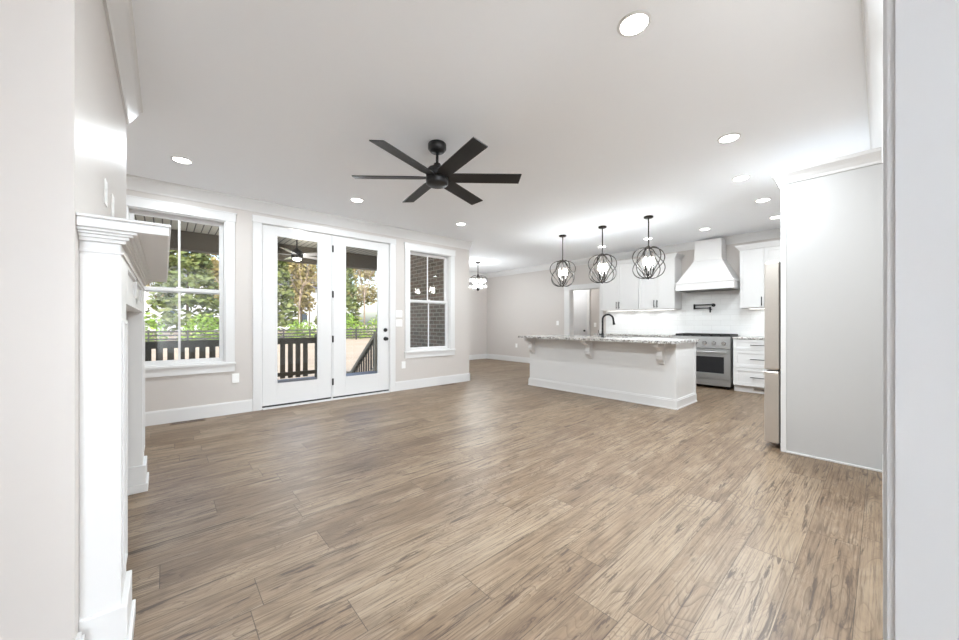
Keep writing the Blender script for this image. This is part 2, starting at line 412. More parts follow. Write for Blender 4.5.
def door_panel(name, x0, x1, g0, g1):
    z0, z1 = .044, dz1-.016; gz0, gz1 = .325, 2.335; ya, yb = WY+.004, WY+.048
    r = structroot(name, ((x0+x1)/2, WY, z0))
    s = MB().box(x0, ya, z0, g0, yb, z1, .002).box(g1, ya, z0, x1, yb, z1, .002).box(g0, ya, z0, g1, yb, gz0, .001).box(g0, ya, gz1, g1, yb, z1, .001)
    obj('slab', s, M['trim'], r)
    obj('glazing_bead', MB().frame('y', ya-.004, .008, g0-.014, gz0-.014, g1+.014, gz1+.014, .02, .02, .02, .02, .001), M['trim'], r)
    obj('pane', MB().box(g0, WY+.022, gz0, g1, WY+.03, gz1), M['glass'], r)
    return r
door_panel('door_1', dx0+.014, xm0-.002, 1.142, 1.672)
d2 = door_panel('door_2', xm1+.004, dx1-.016, 2.075, 2.61)
for z in (2.26, 1.58, .91, .27):
    obj('hinge', MB().cyl((xm1+.001, WY-.003, z-.05), (xm1+.001, WY-.003, z+.05), .0075, n=10).box(xm1-.012, WY-.0005, z-.05, xm1+.014, WY+.003, z+.05), M['bronze'], d2)
kx = 2.735
obj('knob', MB().cyl((kx, WY+.004, .89), (kx, WY-.008, .89), .033).cyl((kx, WY-.008, .89), (kx, WY-.035, .89), .012).cyl((kx, WY-.033, .89), (kx, WY-.062, .89), .028, .024), M['black'], d2)
obj('deadbolt', MB().cyl((kx, WY+.004, 1.035), (kx, WY-.014, 1.035), .032, .029).box(kx-.004, WY-.03, 1.015, kx+.004, WY-.014, 1.055), M['black'], d2)
# cased opening and door in the back hall
struct('trim_9', MB().box(XK-.02, OY0-.09, 0, XK, OY0, OZ+.0).box(XK-.02, OY1, 0, XK, OY1+.165, OZ, .002).box(XK-.024, OY0-.09, OZ, XK, OY1+.175, OZ+.11, .002)
       .box(XK, OY0, 0, XK+.14, OY0+.015, OZ).box(XK, OY1-.015, 0, XK+.14, OY1, OZ).box(XK, OY0, OZ-.015, XK+.14, OY1, OZ), M['trim'])
d3 = structroot('door_3', (9.0, 5.95, 0))
obj('slab', MB().box(8.985, 5.545, .01, 9.0, 6.35, 2.03).frame('x', 8.979, .006, 5.545, .01, 6.35, 2.03, .11, .11, .2, .12), M['jamb'], d3)
obj('casing', MB().box(8.975, 5.455, 0, 9.0, 5.54, 2.12).box(8.975, 6.355, 0, 9.0, 6.44, 2.12).box(8.972, 5.45, 2.035, 9.0, 6.445, 2.13), M['trim'], d3)
obj('knob', MB().cyl((8.979, 5.61, .93), (8.96, 5.61, .93), .012, n=12).lathe(0, 0, [(0, 0)] * 1 + [(.028, .01), (.028, .03), (0, .04)]) if False else
    MB().cyl((8.979, 5.61, .93), (8.955, 5.61, .93), .012, n=12).cyl((8.957, 5.61, .93), (8.93, 5.61, .93), .03, .024), M['black'], d3)

# tiled backsplash belongs to the wall
TX = XK-.01
struct('backsplash', MB().box(TX, -.02, .905, XK, 4.33, 1.43).box(TX, 1.64, 1.43, XK, 2.68, 1.95), M['tile'])

# ------------------------------------------------------------------ fireplace mantel
mt = thing('fireplace_mantel', 'white painted wooden fireplace mantel with stepped crown and deep shelf on the chimney breast', 'mantel', (BX, 2.62, 0))
FX = -.112; LY = [(1.735, 1.945), (3.345, 3.555)]
for a, b in LY:
    lg = obj('leg', MB().box(BX, a, 0, FX, b, 1.42, .002), M['trim'], mt)
    obj('plinth', MB().box(BX, a-.02, .0, FX+.026, b+.02, .055, .003).box(BX, a-.02+.008, .055, FX+.016, b+.012, .18, .003), M['trim'], lg)
    obj('panel_moulding', MB().frame('x', FX, .006, a+.03, .26, b-.03, 1.16, .014, .014, .014, .014), M['trim'], lg)
obj('frieze', MB().box(BX, LY[0][1], 1.225, FX-.012, LY[1][0], 1.42).frame('x', FX-.012, .012, LY[0][1], 1.225, LY[1][0], 1.42, .09, .09, .055, .05)
    .box(FX-.012, 2.6, 1.25, FX, 2.7, 1.4), M['trim'], mt)
cr = MB()
for z0, z1, o in ((1.385, 1.395, .006), (1.42, 1.432, .012), (1.432, 1.442, .02), (1.442, 1.450, .03), (1.450, 1.4585, .042)):
    cr.box(BX, LY[0][0]-o, z0, FX+o, LY[1][1]+o, z1, .001)
obj('crown', cr, M['trim'], mt)
obj('shelf', MB().box(BX, 1.682, 1.4585, .012, 3.61, 1.490, .004).box(BX, 1.677, 1.490, .017, 3.615, 1.5, .003), M['trim'], mt)
fp = thing('fireplace_insert', 'black fireplace insert with pale surround between the mantel legs', 'fireplace', (BX, 2.645, 0))
obj('surround', MB().frame('x', BX, .02, 1.97, 0.0, 3.32, 1.22, .2, .2, .12, .25), M['stone'], fp)
obj('firebox', MB().box(BX, 2.15, .12, BX+.012, 3.14, .97), M['ovenglass'], fp)
obj('grille', MB().box(BX+.012, 2.2, .14, BX+.018, 3.09, .16).box(BX+.012, 2.2, .17, BX+.018, 3.09, .19).box(BX+.012, 2.2, .2, BX+.018, 3.09, .22), M['black'], fp)

# wall plates -------------------------------------------------------
def plate(name, label, cat, p, axis, s, w=.075, h=.118, kind='outlet', group=None):
    # p = centre on wall; axis normal 'x' or 'y'; s = direction of the normal
    t = thing(name, label, cat, p, group)
    x, y, z = p
    def bx(du0, dz0, du1, dz1, n0, n1, bev=0):
        m = MB()
        if axis == 'y': m.box(x+du0, y+s*n0, z+dz0, x+du1, y+s*n1, z+dz1, bev)
        else: m.box(x+s*n0, y+du0, z+dz0, x+s*n1, y+du1, z+dz1, bev)
        return m
    obj('cover', bx(-w/2, -h/2, w/2, h/2, 0, .006, .0015), M['plate'], t)
    if kind == 'outlet':
        for zz in (-.027, .027): obj('receptacle', bx(-.016, zz-.014, .016, zz+.014, .006, .008), M['slot' if cat == 'x' else 'plate'], t)
    else:
        n = max(1, round(w/.055)-0) if w > .1 else 1
        for i in range(n):
            u = (i-(n-1)/2)*.046
            obj('rocker', bx(u-.016, -.033, u+.016, .033, .006, .010, .001), M['plate'], t)
    return t
plate('wall_outlet', 'white outlet plate on the window wall, just left of the glass double door', 'outlet', (.675, WY, .45), 'y', -1)
plate('wall_outlet', 'white outlet plate low on the wall below the light switches', 'outlet', (3.07, WY, .43), 'y', -1)
plate('wall_outlet', 'white outlet plate above the mantel, nearer the camera of two', 'outlet', (BX, 2.41, 1.76), 'x', 1)
plate('wall_outlet', 'white cable plate above the mantel, farther from the camera of two', 'outlet', (BX, 2.71, 1.77), 'x', 1)
plate('wall_outlet', 'white outlet plate low on the far dining wall left of the island', 'outlet', (XK, 7.2, .48), 'x', -1)
plate('light_switch', 'upper white switch plate beside the glass door handle side', 'switch', (2.985, WY, 1.305), 'y', -1, .118, .118, 'switch')
plate('light_switch', 'lower white switch plate beside the glass door handle side', 'switch', (2.985, WY, 1.15), 'y', -1, .118, .118, 'switch')
plate('light_switch', 'white switch plate on the far wall just left of the cased opening', 'switch', (XK, 5.72, 1.15), 'x', -1, .075, .118, 'switch')
plate('light_switch', 'white switch plate inside the back hall right of its door', 'switch', (9.0, 5.3, 1.1), 'x', -1, .075, .118, 'switch')
# floor registers
def register(x0, x1, y0, y1, label):
    t = thing('floor_vent', label, 'vent', ((x0+x1)/2, (y0+y1)/2, 0))
    obj('vent_frame', MB().box(x0, y0, 0, x1, y0+.014, .005).box(x0, y1-.014, 0, x1, y1, .005).box(x0, y0+.014, 0, x0+.016, y1-.014, .005)
        .box(x1-.016, y0+.014, 0, x1, y1-.014, .005).box((x0+x1)/2-.008, y0+.014, 0, (x0+x1)/2+.008, y1-.014, .005), M['vent'], t)
    g = MB()
    obj('opening', g.box(x0+.016, y0+.014, .0, x1-.016, y1-.014, .0015), M['slot'], t)
    v = MB(); n = 14
    for i in range(n):
        xx = x0+.02+(x1-x0-.04)*(i+.5)/n
        v.box(xx-.003, y0+.014, .0015, xx+.003, y1-.014, .0045)
    obj('louvres', v, M['vent'], t)
register(.045, .36, 5.30, 5.40, 'brown metal floor vent under the left window')
register(3.80, 4.12, 5.30, 5.40, 'brown metal floor vent under the right window facing brick')

# ------------------------------------------------------------------ ceiling lights
def downlight(x, y, label, k=1.0):
    t = thing('recessed_light', label, 'ceiling light', (x, y, H), 'recessed ceiling lights')
    obj('trim_ring', MB().lathe(x, y, [(.068, H-.001), (.070, H-.007), (.084, H-.003), (.085, H), (.068, H)], 28), M['trim'], t)
    obj('lens', MB().lathe(x, y, [(0, H-.005), (.068, H-.005), (.068, H-.001), (0, H-.001)], 28), M['lens'], t)
    lamp('light', 'AREA', (x, y, H-.009), P_DOWN*k, t, .12)
for x, y, l in (
    (1.875, .875, 'round recessed ceiling light largest and nearest the camera, upper right'),
    (3.644, .872, 'round recessed ceiling light second nearest, in front of the fridge panel'),
    (4.748, 1.025, 'round recessed ceiling light left of the fridge panel crown, nearer of two'),
    (5.811, 1.02, 'round recessed ceiling light left of the fridge panel, second of two'),
    (6.889, 1.053, 'round recessed ceiling light at kitchen far right above right wall cabinet'),
    (6.866, 1.986, 'round recessed ceiling light in front of the range hood'),
    (6.832, 2.922, 'round recessed ceiling light behind the nearest, right pendant stem'),
    (6.828, 3.864, 'round recessed ceiling light behind the middle pendant stem'),
    (.127, 4.537, 'round recessed ceiling light above the left window'),
    (1.867, 4.508, 'round recessed ceiling light above the glass double door'),
    (3.575, 4.491, 'round recessed ceiling light above the right window')):
    downlight(x, y, l, .025 if x > 6.5 else .36 if x < 1 else .29 if y > 4 else .42 if x > 5 else .6 if x > 4 else .33 if 3 < x < 4 else 1.25 if x < 2 else 1.0)

# added globe lamps, unseen in the hall behind the camera, to brighten the room
for (x, y, lb) in ((-.62, -6.2, 'added low globe fill lamp in the unseen hall, rightmost of the four in a row'), (-1.2, -6.2, 'added low globe fill lamp in the unseen hall, second from the right of four'),
                   (-1.8, -6.2, 'added low globe fill lamp in the unseen hall, second from the left of four'), (-2.4, -6.2, 'added low globe fill lamp in the unseen hall, leftmost of the four in a row')):
    t = thing('fill_globe_lamp', lb, 'fill lamp', (x, y, 0))
    obj('base', MB().lathe(x, y, [(0, 0), (.13, 0), (.13, .015), (.03, .03), (0, .03)]), M['bronze'], t)
    obj('pole', MB().cyl((x, y, .03), (x, y, .46), .012), M['bronze'], t)
    obj('globe', MB().lathe(x, y, [(0, .45)]+[(.15*math.sin(a*PI/14), .6-.15*math.cos(a*PI/14)) for a in range(1, 14)]+[(0, .75)]), M['bulb'], t)
    lamp('light', 'POINT', (x, y, .95), P_HALL_FILL, t, .16, (.80, .905, 1))
t = thing('fill_globe_light', 'added white globe fill light on the back hall ceiling', 'ceiling light', (8.5, 6.2, H))  # unseen globe and point light, added to brighten the back hall
obj('globe', MB().lathe(8.5, 6.2, [(0, H)]+[(.11*math.sin(a*PI/12), H-.11+.11*math.cos(a*PI/12)) for a in range(1, 12)]+[(0, H-.22)]), M['bulb'], t)
lamp('light', 'POINT', (8.5, 6.2, H-.35), 10, t, .1)

# ------------------------------------------------------------------ ceiling fan
def fan(x, y, ztop, zb, r, ang0, label, nb, mblade, mbody, halfw, pitch):
    t = thing('ceiling_fan', label, 'ceiling fan', (x, y, ztop))
    obj('canopy', MB().lathe(x, y, [(0, ztop), (.074, ztop), (.08, ztop-.008), (.08, ztop-.05), (.06, ztop-.075), (.02, ztop-.08), (0, ztop-.08)]), mbody, t)
    obj('downrod', MB().cyl((x, y, ztop-.078), (x, y, zb+.11), .012), mbody, t)
    obj('motor_housing', MB().lathe(x, y, [(0, zb+.125), (.03, zb+.125), (.035, zb+.10), (.075, zb+.085), (.098, zb+.06), (.10, zb+.012), (.085, zb-.004), (0, zb-.004)]), mbody, t)
    obj('light_cap', MB().lathe(x, y, [(0, zb-.004), (.097, zb-.004), (.1, zb-.02), (.097, zb-.055), (.085, zb-.066), (0, zb-.07)]), mbody, t)
    for k in range(nb):
        a = math.radians(ang0+360/nb*k); m = MB()
        b = bmesh.new()
        poly = [(.085, -halfw*.62), (.16, -halfw*.95), (r, -halfw), (r-.012, halfw), (.16, halfw*.95), (.085, halfw*.62)]
        va = [b.verts.new((p[0], p[1], .004)) for p in poly]; vb = [b.verts.new((p[0], p[1], -.004)) for p in poly]
        b.faces.new(va); b.faces.new(vb[::-1])
        for i in range(6): b.faces.new((va[i], vb[i], vb[(i+1) % 6], va[(i+1) % 6]))
        bmesh.ops.recalc_face_normals(b, faces=b.faces)
        b.transform(Matrix.Translation((x, y, zb)) @ Matrix.Rotation(a, 4, 'Z') @ Matrix.Rotation(math.radians(pitch), 4, 'X'))
        m._merge(b); obj('blade', m, mblade, t)
    return t
fan(1.815, 2.62, H, 2.44, .745, 20, 'black six-blade ceiling fan on short downrod above the living area', 6, M['blade'], M['black'], .066, -13)

# ------------------------------------------------------------------ pendants
def spl(pts, n):
    out = []
    for i in range(len(pts)-1):
        p0 = pts[max(i-1, 0)]; p1 = pts[i]; p2 = pts[i+1]; p3 = pts[min(i+2, len(pts)-1)]
        for k in range(n):
            u = k/n
            out.append(tuple(.5*((2*b)+(-a+c)*u+(2*a-5*b+4*c-d)*u*u+(-a+3*b-3*c+d)*u**3) for a, b, c, d in zip(p0, p1, p2, p3)))
    out.append(pts[-1]); return out
UP = spl([(.09, 0), (.42, .0), (.80, .10), (.97, .28), (.90, .46), (.66, .62), (.42, .78), (.26, .92), (.10, 1.0)], 4)
PTOP, PBOT, PR = 2.275, 1.825, .232
def pendant(x, y, label):
    t = thing('cage_pendant', label, 'pendant light', (x, y, H), 'cage pendants over the island')
    obj('canopy', MB().lathe(x, y, [(0, H), (.065, H), (.065, H-.02), (.05, H-.028), (0, H-.028)]), M['bronze'], t)
    obj('stem', MB().cyl((x, y, H-.028), (x, y, PTOP-.02), .0085, n=10).lathe(x, y, [(0, PTOP+.03), (.016, PTOP+.028), (.03, PTOP+.005), (.03, PTOP-.02), (0, PTOP-.02)], 16), M['bronze'], t)
    hh = PTOP-PBOT
    for k in range(6):
        a = PI/6*(2*k)+.15
        obj('cage_wire', MB().tube([(x+PR*r*math.cos(a), y+PR*r*math.sin(a), PTOP-hh*f) for r, f in UP], .0075, 6), M['bronze'], t)
        a += PI/6
        obj('cage_wire', MB().tube([(x+PR*r*math.cos(a), y+PR*r*math.sin(a), PBOT+hh*f) for r, f in UP], .0075, 6), M['bronze'], t)
    obj('finial', MB().lathe(x, y, [(0, PBOT+.03), (.03, PBOT+.02), (.034, PBOT), (.012, PBOT-.012), (0, PBOT-.028)], 16).cyl((x, y, PBOT+.02), (x, y, PBOT+.13), .011, n=10), M['bronze'], t)
    for k in range(5):
        a = 2*PI/5*k+.3; cx, cy = x+.062*math.cos(a), y+.062*math.sin(a)
        h = obj('candle_holder', MB().tube(spl([(x, y, PBOT+.06), (x+.04*math.cos(a), y+.04*math.sin(a), PBOT+.045), (cx, cy, PBOT+.09), (cx, cy, PBOT+.12)], 4), .006, 6)
                .lathe(cx, cy, [(0, PBOT+.118), (.017, PBOT+.12), (.012, PBOT+.13), (.011, PBOT+.19), (0, PBOT+.19)], 12), M['bronze'], t)
        obj('bulb', MB().lathe(cx, cy, [(0, PBOT+.19), (.012, PBOT+.195), (.024, PBOT+.235), (.02, PBOT+.27), (.006, PBOT+.31), (0, PBOT+.315)], 12), M['bulb'], h)
    lamp('light', 'POINT', (x, y, PBOT+.2), P_PEND, t, .06)
    return t
pendant(5.43, 3.85, 'dark bronze wire cage pendant over the far left end of the island')
pendant(5.43, 3.065, 'dark bronze wire cage pendant over the middle of the island')
pendant(5.43, 2.315, 'dark bronze wire cage pendant over the right end of the island, largest of three')

# dining chandelier
x, y = 6.13, 6.99
t = thing('chandelier', 'small round crystal drum chandelier hanging in the dining nook', 'chandelier', (x, y, H))
obj('canopy', MB().lathe(x, y, [(0, H), (.07, H), (.065, H-.03), (.02, H-.045), (0, H-.045)]), M['bronze'], t)
ch = MB()
for i in range(9):
    z = H-.05-.033*i; s = (i % 2)
    ch.tube([(x+(.013*math.cos(a))*(1-s), y+(.013*math.cos(a))*s, z-.018+.022*math.sin(a)) for a in [2*PI*q/10 for q in range(10)]], .0042, 5, True)
obj('chain', ch, M['bronze'], t)
obj('body', MB().lathe(x, y, [(0, 2.42), (.02, 2.42), (.035, 2.38), (.018, 2.33), (.022, 2.1), (.045, 2.07), (.04, 2.02), (.012, 1.99), (0, 1.985)], 18), M['bronze'], t)
for z in (2.31, 2.2, 2.135):
    obj('ring', MB().tube([(x+.235*math.cos(a), y+.235*math.sin(a), z) for a in [2*PI*q/40 for q in range(40)]], .008, 6, True), M['bronze'], t)
am = MB()
for k in range(6):
    a = PI/3*k; am.tube(spl([(x, y, 2.36), (x+.12*math.cos(a), y+.12*math.sin(a), 2.38), (x+.235*math.cos(a), y+.235*math.sin(a), 2.31), (x+.235*math.cos(a), y+.235*math.sin(a), 2.135)], 4), .006, 5)
obj('arms', am, M['bronze'], t)
for k in range(24):
    a = 2*PI*k/24; r = .225
    obj('crystal_drop', MB().cyl((x+r*math.cos(a), y+r*math.sin(a), 2.128), (x+r*math.cos(a), y+r*math.sin(a), 2.07), .01, .002, 6, False), M['crystal'], t)
    obj('crystal_bar', MB().cyl((x+r*math.cos(a), y+r*math.sin(a), 2.302), (x+r*math.cos(a), y+r*math.sin(a), 2.208), .016, .016, 6, False), M['crystal'], t)
for k in range(12):
    a = 2*PI*k/12; r = .12
    obj('crystal_drop', MB().cyl((x+r*math.cos(a), y+r*math.sin(a), 2.13), (x+r*math.cos(a), y+r*math.sin(a), 2.04), .012, .002, 6, False), M['crystal'], t)
for k in range(5):
    a = 2*PI*k/5
    obj('bulb', MB().lathe(x+.11*math.cos(a), y+.11*math.sin(a), [(0, 2.17), (.014, 2.18), (.028, 2.225), (.02, 2.27), (0, 2.3)], 12), M['bulb'], t)
lamp('light', 'POINT', (x, y, 2.05), P_CHAND, t, .2)

# ------------------------------------------------------------------ kitchen island
IX0, IX1, IY0, IY1 = 5.09, 5.84, 1.815, 4.34
il = thing('kitchen_island', 'long white painted kitchen island with corbels under its speckled granite top', 'kitchen island', ((IX0+IX1)/2, (IY0+IY1)/2, 0))
obj('body', MB().box(IX0, IY0, .0, IX1, IY1, .60).box(IX0, IY0, .60, 5.45, IY1, .88).box(5.45, IY0, .60, IX1, 2.6, .88).box(5.45, 3.6, .60, IX1, IY1, .88).box(5.82, 2.6, .6, IX1, 3.6, .88), M['cab'], il)
obj('corner_post', MB().box(IX0-.008, IY0-.008, .13, IX0+.05, IY0+.05, .88), M['cab'], il)
obj('corner_post', MB().box(IX1-.05, IY0-.008, .13, IX1+.008, IY0+.05, .88), M['cab'], il)
obj('base_moulding', MB().box(IX0-.018, IY0-.018, 0, IX1+.0, IY1+.018, .115, .002).box(IX0-.011, IY0-.011, .115, IX1, IY1+.011, .132, .002)
    .box(IX0-.026, IY0-.026, 0, IX1, IY1+.02, .016), M['cab'], il)
CB = [(0, 0), (-.215, 0), (-.215, -.03), (-.20, -.05), (-.15, -.062), (-.105, -.085), (-.085, -.12), (-.09, -.15), (-.10, -.175), (-.095, -.215), (-.07, -.245), (-.04, -.255), (-.03, -.285), (0, -.30)]
for yc in (1.99, 3.08, 4.26):
    cb = obj('corbel', MB().prism([(IX0+p[0], .88+p[1]) for p in CB], 'y', yc-.035, yc+.035), M['cab'], il)
    obj('scroll', MB().cyl((IX0-.06, yc-.043, .88-.205), (IX0-.06, yc+.043, .88-.205), .032, n=18), M['cab'], cb)
TX0, TX1, TY0, TY1 = 4.83, 5.89, 1.775, 4.40
SX0, SX1, SY0, SY1 = 5.50, 5.80, 2.68, 3.52   # sink cut-out
obj_top = MB().box(TX0, TY0, .88, SX0, TY1, .915).box(SX1, TY0, .88, TX1, TY1, .915).box(SX0, TY0, .88, SX1, SY0, .915).box(SX0, SY1, .88, SX1, TY1, .915)
tag(obj('island_countertop', obj_top, M['granite']), 'speckled white and dark granite countertop on the island', 'countertop')
sk = MB().box(SX0-.012, SY0-.012, .66, SX1+.012, SY1+.012, .672).box(SX0-.012, SY0-.012, .672, SX0, SY1+.012, .879).box(SX1, SY0-.012, .672, SX1+.012, SY1+.012, .879).box(SX0, SY0-.012, .672, SX1, SY0, .879).box(SX0, SY1, .672, SX1, SY1+.012, .879)
tag(obj('sink', sk, M['steel']), 'steel undermount sink set in the island countertop', 'sink')
fx, fy = 5.46, 3.08
fc = thing('kitchen_faucet', 'matte black gooseneck kitchen faucet standing on the island countertop', 'faucet', (fx, fy, .915))
obj('base', MB().lathe(fx, fy, [(0, .915), (.03, .915), (.03, .922), (.022, .93), (.02, .98), (0, .98)], 18), M['black'], fc)
sdir = Vector((.35, -.94, 0)).normalized()
pts = [Vector((fx, fy, .97)), Vector((fx, fy, 1.18))]
for i in range(1, 13):
    a = PI*i/12; pts.append(Vector((fx, fy, 1.205))+sdir*(.085*(1-math.cos(a)))+Vector((0, 0, .085*math.sin(a))))
obj('spout', MB().tube(pts, .0155, 10), M['black'], fc)
e = pts[-1]
obj('spray_head', MB().cyl(e+Vector((0, 0, .004)), e+sdir*.012-Vector((0, 0, .085)), .014, .021, 14), M['black'], fc)
obj('handle', MB().cyl((fx, fy, .955), (fx-.02, fy+.045, .96), .014, .012, 12).tube([(fx-.02, fy+.045, .96), (fx-.03, fy+.055, 1.0), (fx-.032, fy+.058, 1.035)], .006, 8), M['black'], fc)

# ------------------------------------------------------------------ kitchen cabinets along the hood wall
FXU = XK-.34     # upper fronts
FXB = 7.21       # base fronts
def bar(m, axis, p, L, out):
    # bar pull: centre p on the front face, front faces -x (out=-1 axis x) ; runs along axis 'z' or 'y'
    x, y, z = p; o = .03
    if axis == 'z':
        m.box(x-o-.010, y-.006, z-L/2, x-o, y+.006, z+L/2, .002)
        for s in (-1, 1): m.cyl((x, y, z+s*L*.36), (x-o, y, z+s*L*.36), .005, n=8)
    else:
        m.box(x-o-.010, y-L/2, z-.006, x-o, y+L/2, z+.006, .002)
        for s in (-1, 1): m.cyl((x, y+s*L*.36, z), (x-o, y+s*L*.36, z), .005, n=8)
    return m
def shaker(ya, yb, za, zb, xf, t=.02):
    m = MB(); f = .055 if (zb-za) > .2 else .04
    m.frame('x', xf-t, t, ya, za, yb, zb, f, f, f, f, .0012)
    m.box(xf-t+.008, ya+f, za+f, xf, yb-f, zb-f)
    return m
def upper(label, ya, yb, z0, z1, crown_sides=()):
    c = thing('wall_cabinet', label, 'cabinet', (XK-.17, (ya+yb)/2, z0), 'white upper kitchen cabinets')
    obj('body', MB().box(FXU+.001, ya+.001, z0, XK-.001, yb-.001, z1), M['cab'], c)
    ym = (ya+yb)/2
    for (a, b, hy) in ((ya+.004, ym-.002, ym-.03), (ym+.002, yb-.004, ym+.03)):
        d = obj('door', shaker(a, b, z0+.004, z1-.004, FXU), M['cab'], c)
        obj('handle', bar(MB(), 'z', (FXU-.02, hy, z0+.105), .15, -1), M['black'], d)
    k = MB()
    for zz, o in ((0, .008), (.02, .022), (.04, .04), (.06, .055)):
        k.box(FXU-.02-o, ya-(o if 'r' in crown_sides else -.001), z1+zz, XK-.001, yb+(o if 'l' in crown_sides else -.001), z1+zz+.0205)
    obj('crown', k, M['cab'], c)
    return c
upper('white double-door wall cabinet left of the range hood, farther left of two', 3.397, 4.293, 1.435, 2.43, 'l')
upper('white double-door wall cabinet between left cabinet and range hood', 2.685, 3.393, 1.435, 2.43, 'r')
upper('white double-door wall cabinet right of the range hood', .96, 1.635, 1.41, 2.41, 'l')
upper('white double-door wall cabinet in the right corner hidden behind the fridge', .09, .955, 1.41, 2.41, '')
# under-cabinet lights
for ya, yb, l in ((2.75, 4.2, 'slim white light strip under the cabinets left of the hood'), (.3, 1.55, 'slim white light strip under the cabinet right of the hood')):
    z = 1.435 if ya > 2 else 1.41
    t = thing('under_cabinet_light', l, 'light', (XK-.17, (ya+yb)/2, z))
    obj('housing', MB().box(XK-.20, ya, z-.012, XK-.14, yb, z-.001), M['plate'], t)
    obj('lens', MB().box(XK-.19, ya+.02, z-.016, XK-.15, yb-.02, z-.012), M['led'], t)
    for q in range(3):
        yy = ya+(yb-ya)*(q+.5)/3
        lamp('light', 'AREA', (XK-.17, yy, z-.02), P_UNDER, t, .12)
# base cabinets
def base_cab(label, ya, yb, drawers):
    c = thing('base_cabinet', label, 'cabinet', ((FXB+XK)/2, (ya+yb)/2, 0), 'white base kitchen cabinets')
    obj('body', MB().box(FXB+.001, ya+.001, .105, XK-.001, yb-.001, .879), M['cab'], c)
    obj('toe_kick', MB().box(FXB+.05, ya+.001, 0, XK-.001, yb-.001, .105), M['cab'], c)
    ym = (ya+yb)/2
    if drawers:
        for za, zb in ((.705, .872), (.412, .699), (.112, .406)):
            d = obj('drawer', shaker(ya+.004, yb-.004, za, zb, FXB), M['cab'], c)
            obj('handle', bar(MB(), 'y', (FXB-.02, ym, (za+zb)/2+.0), .25, -1), M['black'], d)
    else:
        for a, b, hy in ((ya+.004, ym-.002, ym-.03), (ym+.002, yb-.004, ym+.03)):
            d = obj('door', shaker(a, b, .112, .872, FXB), M['cab'], c)
            obj('handle', bar(MB(), 'z', (FXB-.02, hy, .76), .15, -1), M['black'], d)
    return c
base_cab('white three-drawer base cabinet right of the steel range', .93, 1.665, True)
base_cab('white base cabinet in the right corner behind the fridge', .0, .925, False)
base_cab('white base cabinet left of the range behind the island', 2.625, 3.45, False)
base_cab('white base cabinet at the far left end behind the island', 3.455, 4.29, False)
tag(obj('kitchen_countertop', MB().box(FXB-.03, .0, .88, TX-.001, 1.668, .915, .003), M['granite']), 'speckled granite countertop over the drawers right of the range', 'countertop')
tag(obj('kitchen_countertop', MB().box(FXB-.03, 2.622, .88, TX-.001, 4.32, .915, .003), M['granite']), 'speckled granite countertop left of the range behind the island', 'countertop')
tv = thing('toe_kick_vent', 'small metal vent grille in the toe kick below the drawers', 'vent', (FXB+.045, 1.27, .05))
obj('grille', MB().frame('x', FXB+.044, .006, 1.14, .03, 1.4, .088, .012, .012, .01, .01).box(FXB+.044, 1.15, .045, FXB+.049, 1.39, .052).box(FXB+.044, 1.15, .064, FXB+.049, 1.39, .071), M['steel'], tv)
obj('slot', MB().box(FXB+.0475, 1.15, .035, FXB+.0495, 1.39, .083), M['slot'], tv)

# range ------------------------------------------------------------
ya, yb = 1.70, 2.615; RX = 7.19
rg = thing('gas_range', 'wide stainless steel gas range with black grates below the white hood', 'range', (7.5, 2.145, 0))
obj('body', MB().box(RX+.03, ya, .10, XK-.011, yb, .90, .002), M['steel_range'], rg)
obj('control_panel', MB().prism([(RX+.03, .70), (RX-.012, .71), (RX+.0, .885), (RX+.03, .912)], 'y', ya, yb), M['steel_range'], rg)
for i in range(6):
    yy = ya+.095+i*(yb-ya-.19)/5
    kn = obj('knob', MB().cyl((RX-.004, yy, .80), (RX-.014, yy, .80), .037).cyl((RX-.014, yy, .80), (RX-.052, yy, .797), .03, .026), M['chrome'], rg)
dd = obj('oven_door', MB().frame('x', RX, .028, ya+.004, .175, yb-.004, .69, .09, .09, .10, .13, .002), M['steel_range'], rg)
obj('oven_window', MB().box(RX+.01, ya+.09, .27, RX+.026, yb-.09, .565), M['ovenglass'], dd)
hb = MB().cyl((RX-.05, ya+.05, .645), (RX-.05, yb-.05, .645), .013, n=12)
for yy in (ya+.09, yb-.09): hb.cyl((RX+.002, yy, .645), (RX-.05, yy, .645), .009, n=10)
obj('handle', hb, M['steel_range'], dd)
obj('kick_panel', MB().box(RX+.012, ya+.004, .055, RX+.03, yb-.004, .168, .002).box(RX+.03, ya+.01, .055, 7.6, yb-.01, .10), M['steel_range'], rg)
for yy in (ya+.06, yb-.06):
    for xx in (RX+.07, XK-.08): obj('leg', MB().cyl((xx, yy, 0), (xx, yy, .1), .022, n=12), M['black'], rg)
obj('cooktop', MB().box(RX+.032, ya, .90, XK-.011, yb, .918, .002), M['black'], rg)
for j in range(3):
    g = MB(); a = ya+.02+j*(yb-ya-.04)/3; b = a+(yb-ya-.04)/3-.008
    g.frame('x', 0, 0, 0, 0, 0, 0, 0, 0, 0, 0) if False else None
    for yy in (a, (a+b)/2-.006, b-.012): g.box(RX+.06, yy, .918, XK-.07, yy+.012, .952)
    for xx in (RX+.06, RX+.2, RX+.34, XK-.082): g.box(xx, a, .936, xx+.012, b, .952)
    obj('grate', g, M['black'], rg)

